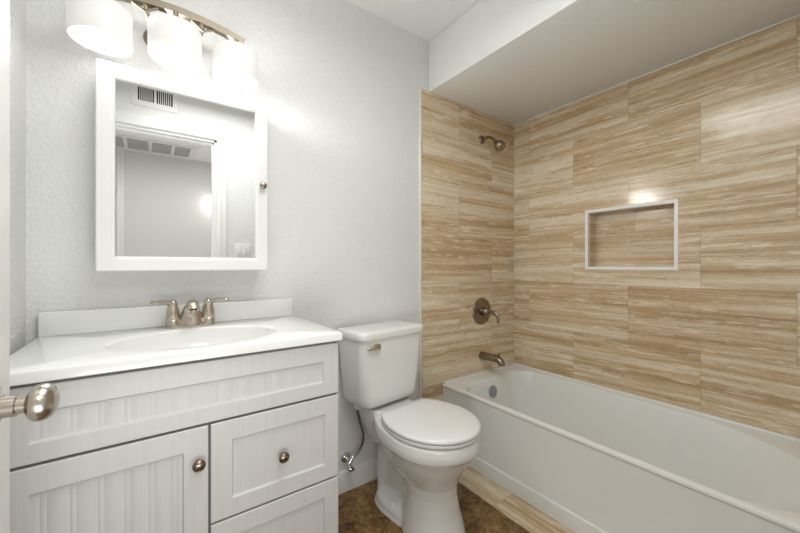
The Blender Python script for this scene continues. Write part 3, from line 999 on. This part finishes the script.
for lo_, hi_ in ((sx0, 0.026), (0.040, sx1)):
    nsl = 8
    for i in range(1, nsl):
        xx = lo_ + (hi_ - lo_) * i / nsl
        b = new()
        box(b, -0.0022, 0.0022, -0.0005, 0.0045, sz0 - 0.001, sz1 + 0.001, 0, mat=Matrix.Translation((xx, YF + 0.0015, 0)))
        build('slat', b, M['plastic'], rg, ro)

wo = (0.582, YF, 1.165)
ws = thing('light_switch_plate', 'white two-gang switch plate beside the doorway, reflected in the mirror', 'light switch', wo)
b = new(); box(b, 0.522, 0.642, YF, YF + 0.006, 1.168, 1.288, 0.003, 3)
build('cover_plate', b, M['plastic'], ws, wo)
b = new(); box(b, 0.542, 0.575, YF + 0.004, YF + 0.010, 1.196, 1.262, 0.002)
build('rocker', b, M['plastic'], ws, wo)
b = new()
box(b, 0.590, 0.623, YF + 0.004, YF + 0.009, 1.196, 1.262, 0.002)
build('outlet', b, M['plastic'], ws, wo)
for zz in (1.212, 1.240):
    for xx in (0.601, 0.611):
        b = new(); box(b, xx - 0.001, xx + 0.001, YF + 0.0085, YF + 0.0094, zz, zz + 0.008)
        build('outlet_slot', b, M['black'], ws, wo)

go = (0.05, -1.78, ZC)
gr = thing('return_air_grille', 'long grey return air grille on the hallway ceiling, seen in the mirror', 'vent', go)
gx = [-0.42, -0.207, 0.008, 0.217, 0.395]
GY0, GY1 = -2.02, -1.63
b = new()
box(b, gx[0] - 0.03, gx[-1] + 0.05, GY0 - 0.03, GY0, ZC - 0.012, ZC, 0.002)
box(b, gx[0] - 0.03, gx[-1] + 0.05, GY1, GY1 + 0.03, ZC - 0.012, ZC, 0.002)
for i, g in enumerate(gx):
    box(b, g - (0.03 if i == 0 else 0.016), g + (0.05 if i == 4 else 0.016), GY0 - 0.001, GY1 + 0.001, ZC - 0.012, ZC, 0.002)
build('frame', b, M['plastic'], gr, go)
for a0, a1 in zip(gx[:-1], gx[1:]):
    b = new()
    box(b, a0 + 0.010, a1 - 0.010, GY0, GY1, ZC - 0.004, ZC)
    for i in range(12):
        yy = GY0 + (GY1 - GY0) * (i + 0.5) / 12
        box(b, a0 + 0.010, a1 - 0.010, -0.008, 0.008, -0.001, 0.001, 0, mat=Matrix.Translation((0, yy, ZC - 0.007)) @ Matrix.Rotation(radians(35), 4, 'X'))
    build('louver_panel', b, M['grille'], gr, go)

co_ = (0.70, HY, 2.06)
sc = thing('wall_sconce', 'lit globe sconce on the far hallway wall, at the mirror edge', 'wall lamp', co_)
b = new()
lathe(b, [(0, 0), (0.055, 0), (0.053, 0.010), (0.030, 0.018), (0, 0.02)], (0.70, HY, 2.07), (0, -1, 0) if False else (0, 1, 0), 24, False, False)
tube(b, spline([(0.70, HY + 0.01, 2.07), (0.70, HY + 0.06, 2.085), (0.70, HY + 0.10, 2.06), (0.70, HY + 0.10, 2.01)], 7), 0.010, 12)
lathe(b, [(0, 0), (0.03, 0), (0.045, -0.05), (0, -0.05)], (0.70, HY + 0.10, 2.02), (0, 0, 1), 24, False, False)
build('bracket', b, M['bronze'], sc, co_)
b = new()
lathe(b, [(0, -0.075)] + [(0.075 * sin(pi * i / 14), -0.075 * cos(pi * i / 14)) for i in range(1, 14)] + [(0, 0.075)], (0.70, HY + 0.10, 1.905), (0, 0, 1), 28, False, False)
gl = build('globe', b, M['globe'], sc, co_, 60)
gl['label'] = 'lit white globe'
b = new()
tube(b, spline([(0.672, HY + 0.02, 1.58), (0.660, HY + 0.02, 1.555), (0.668, HY + 0.02, 1.53), (0.678, HY + 0.02, 1.47), (0.682, HY + 0.02, 1.40)], 6), 0.004, 8)
box(b, 0.676, 0.688, HY + 0.0, HY + 0.024, 1.395, 1.405)
hk = build('wall_hook', b, M['bronze'], None, (0.675, HY, 1.40), 40)
tag(hk, 'thin dark hook on the far hallway wall below the sconce', 'hook')
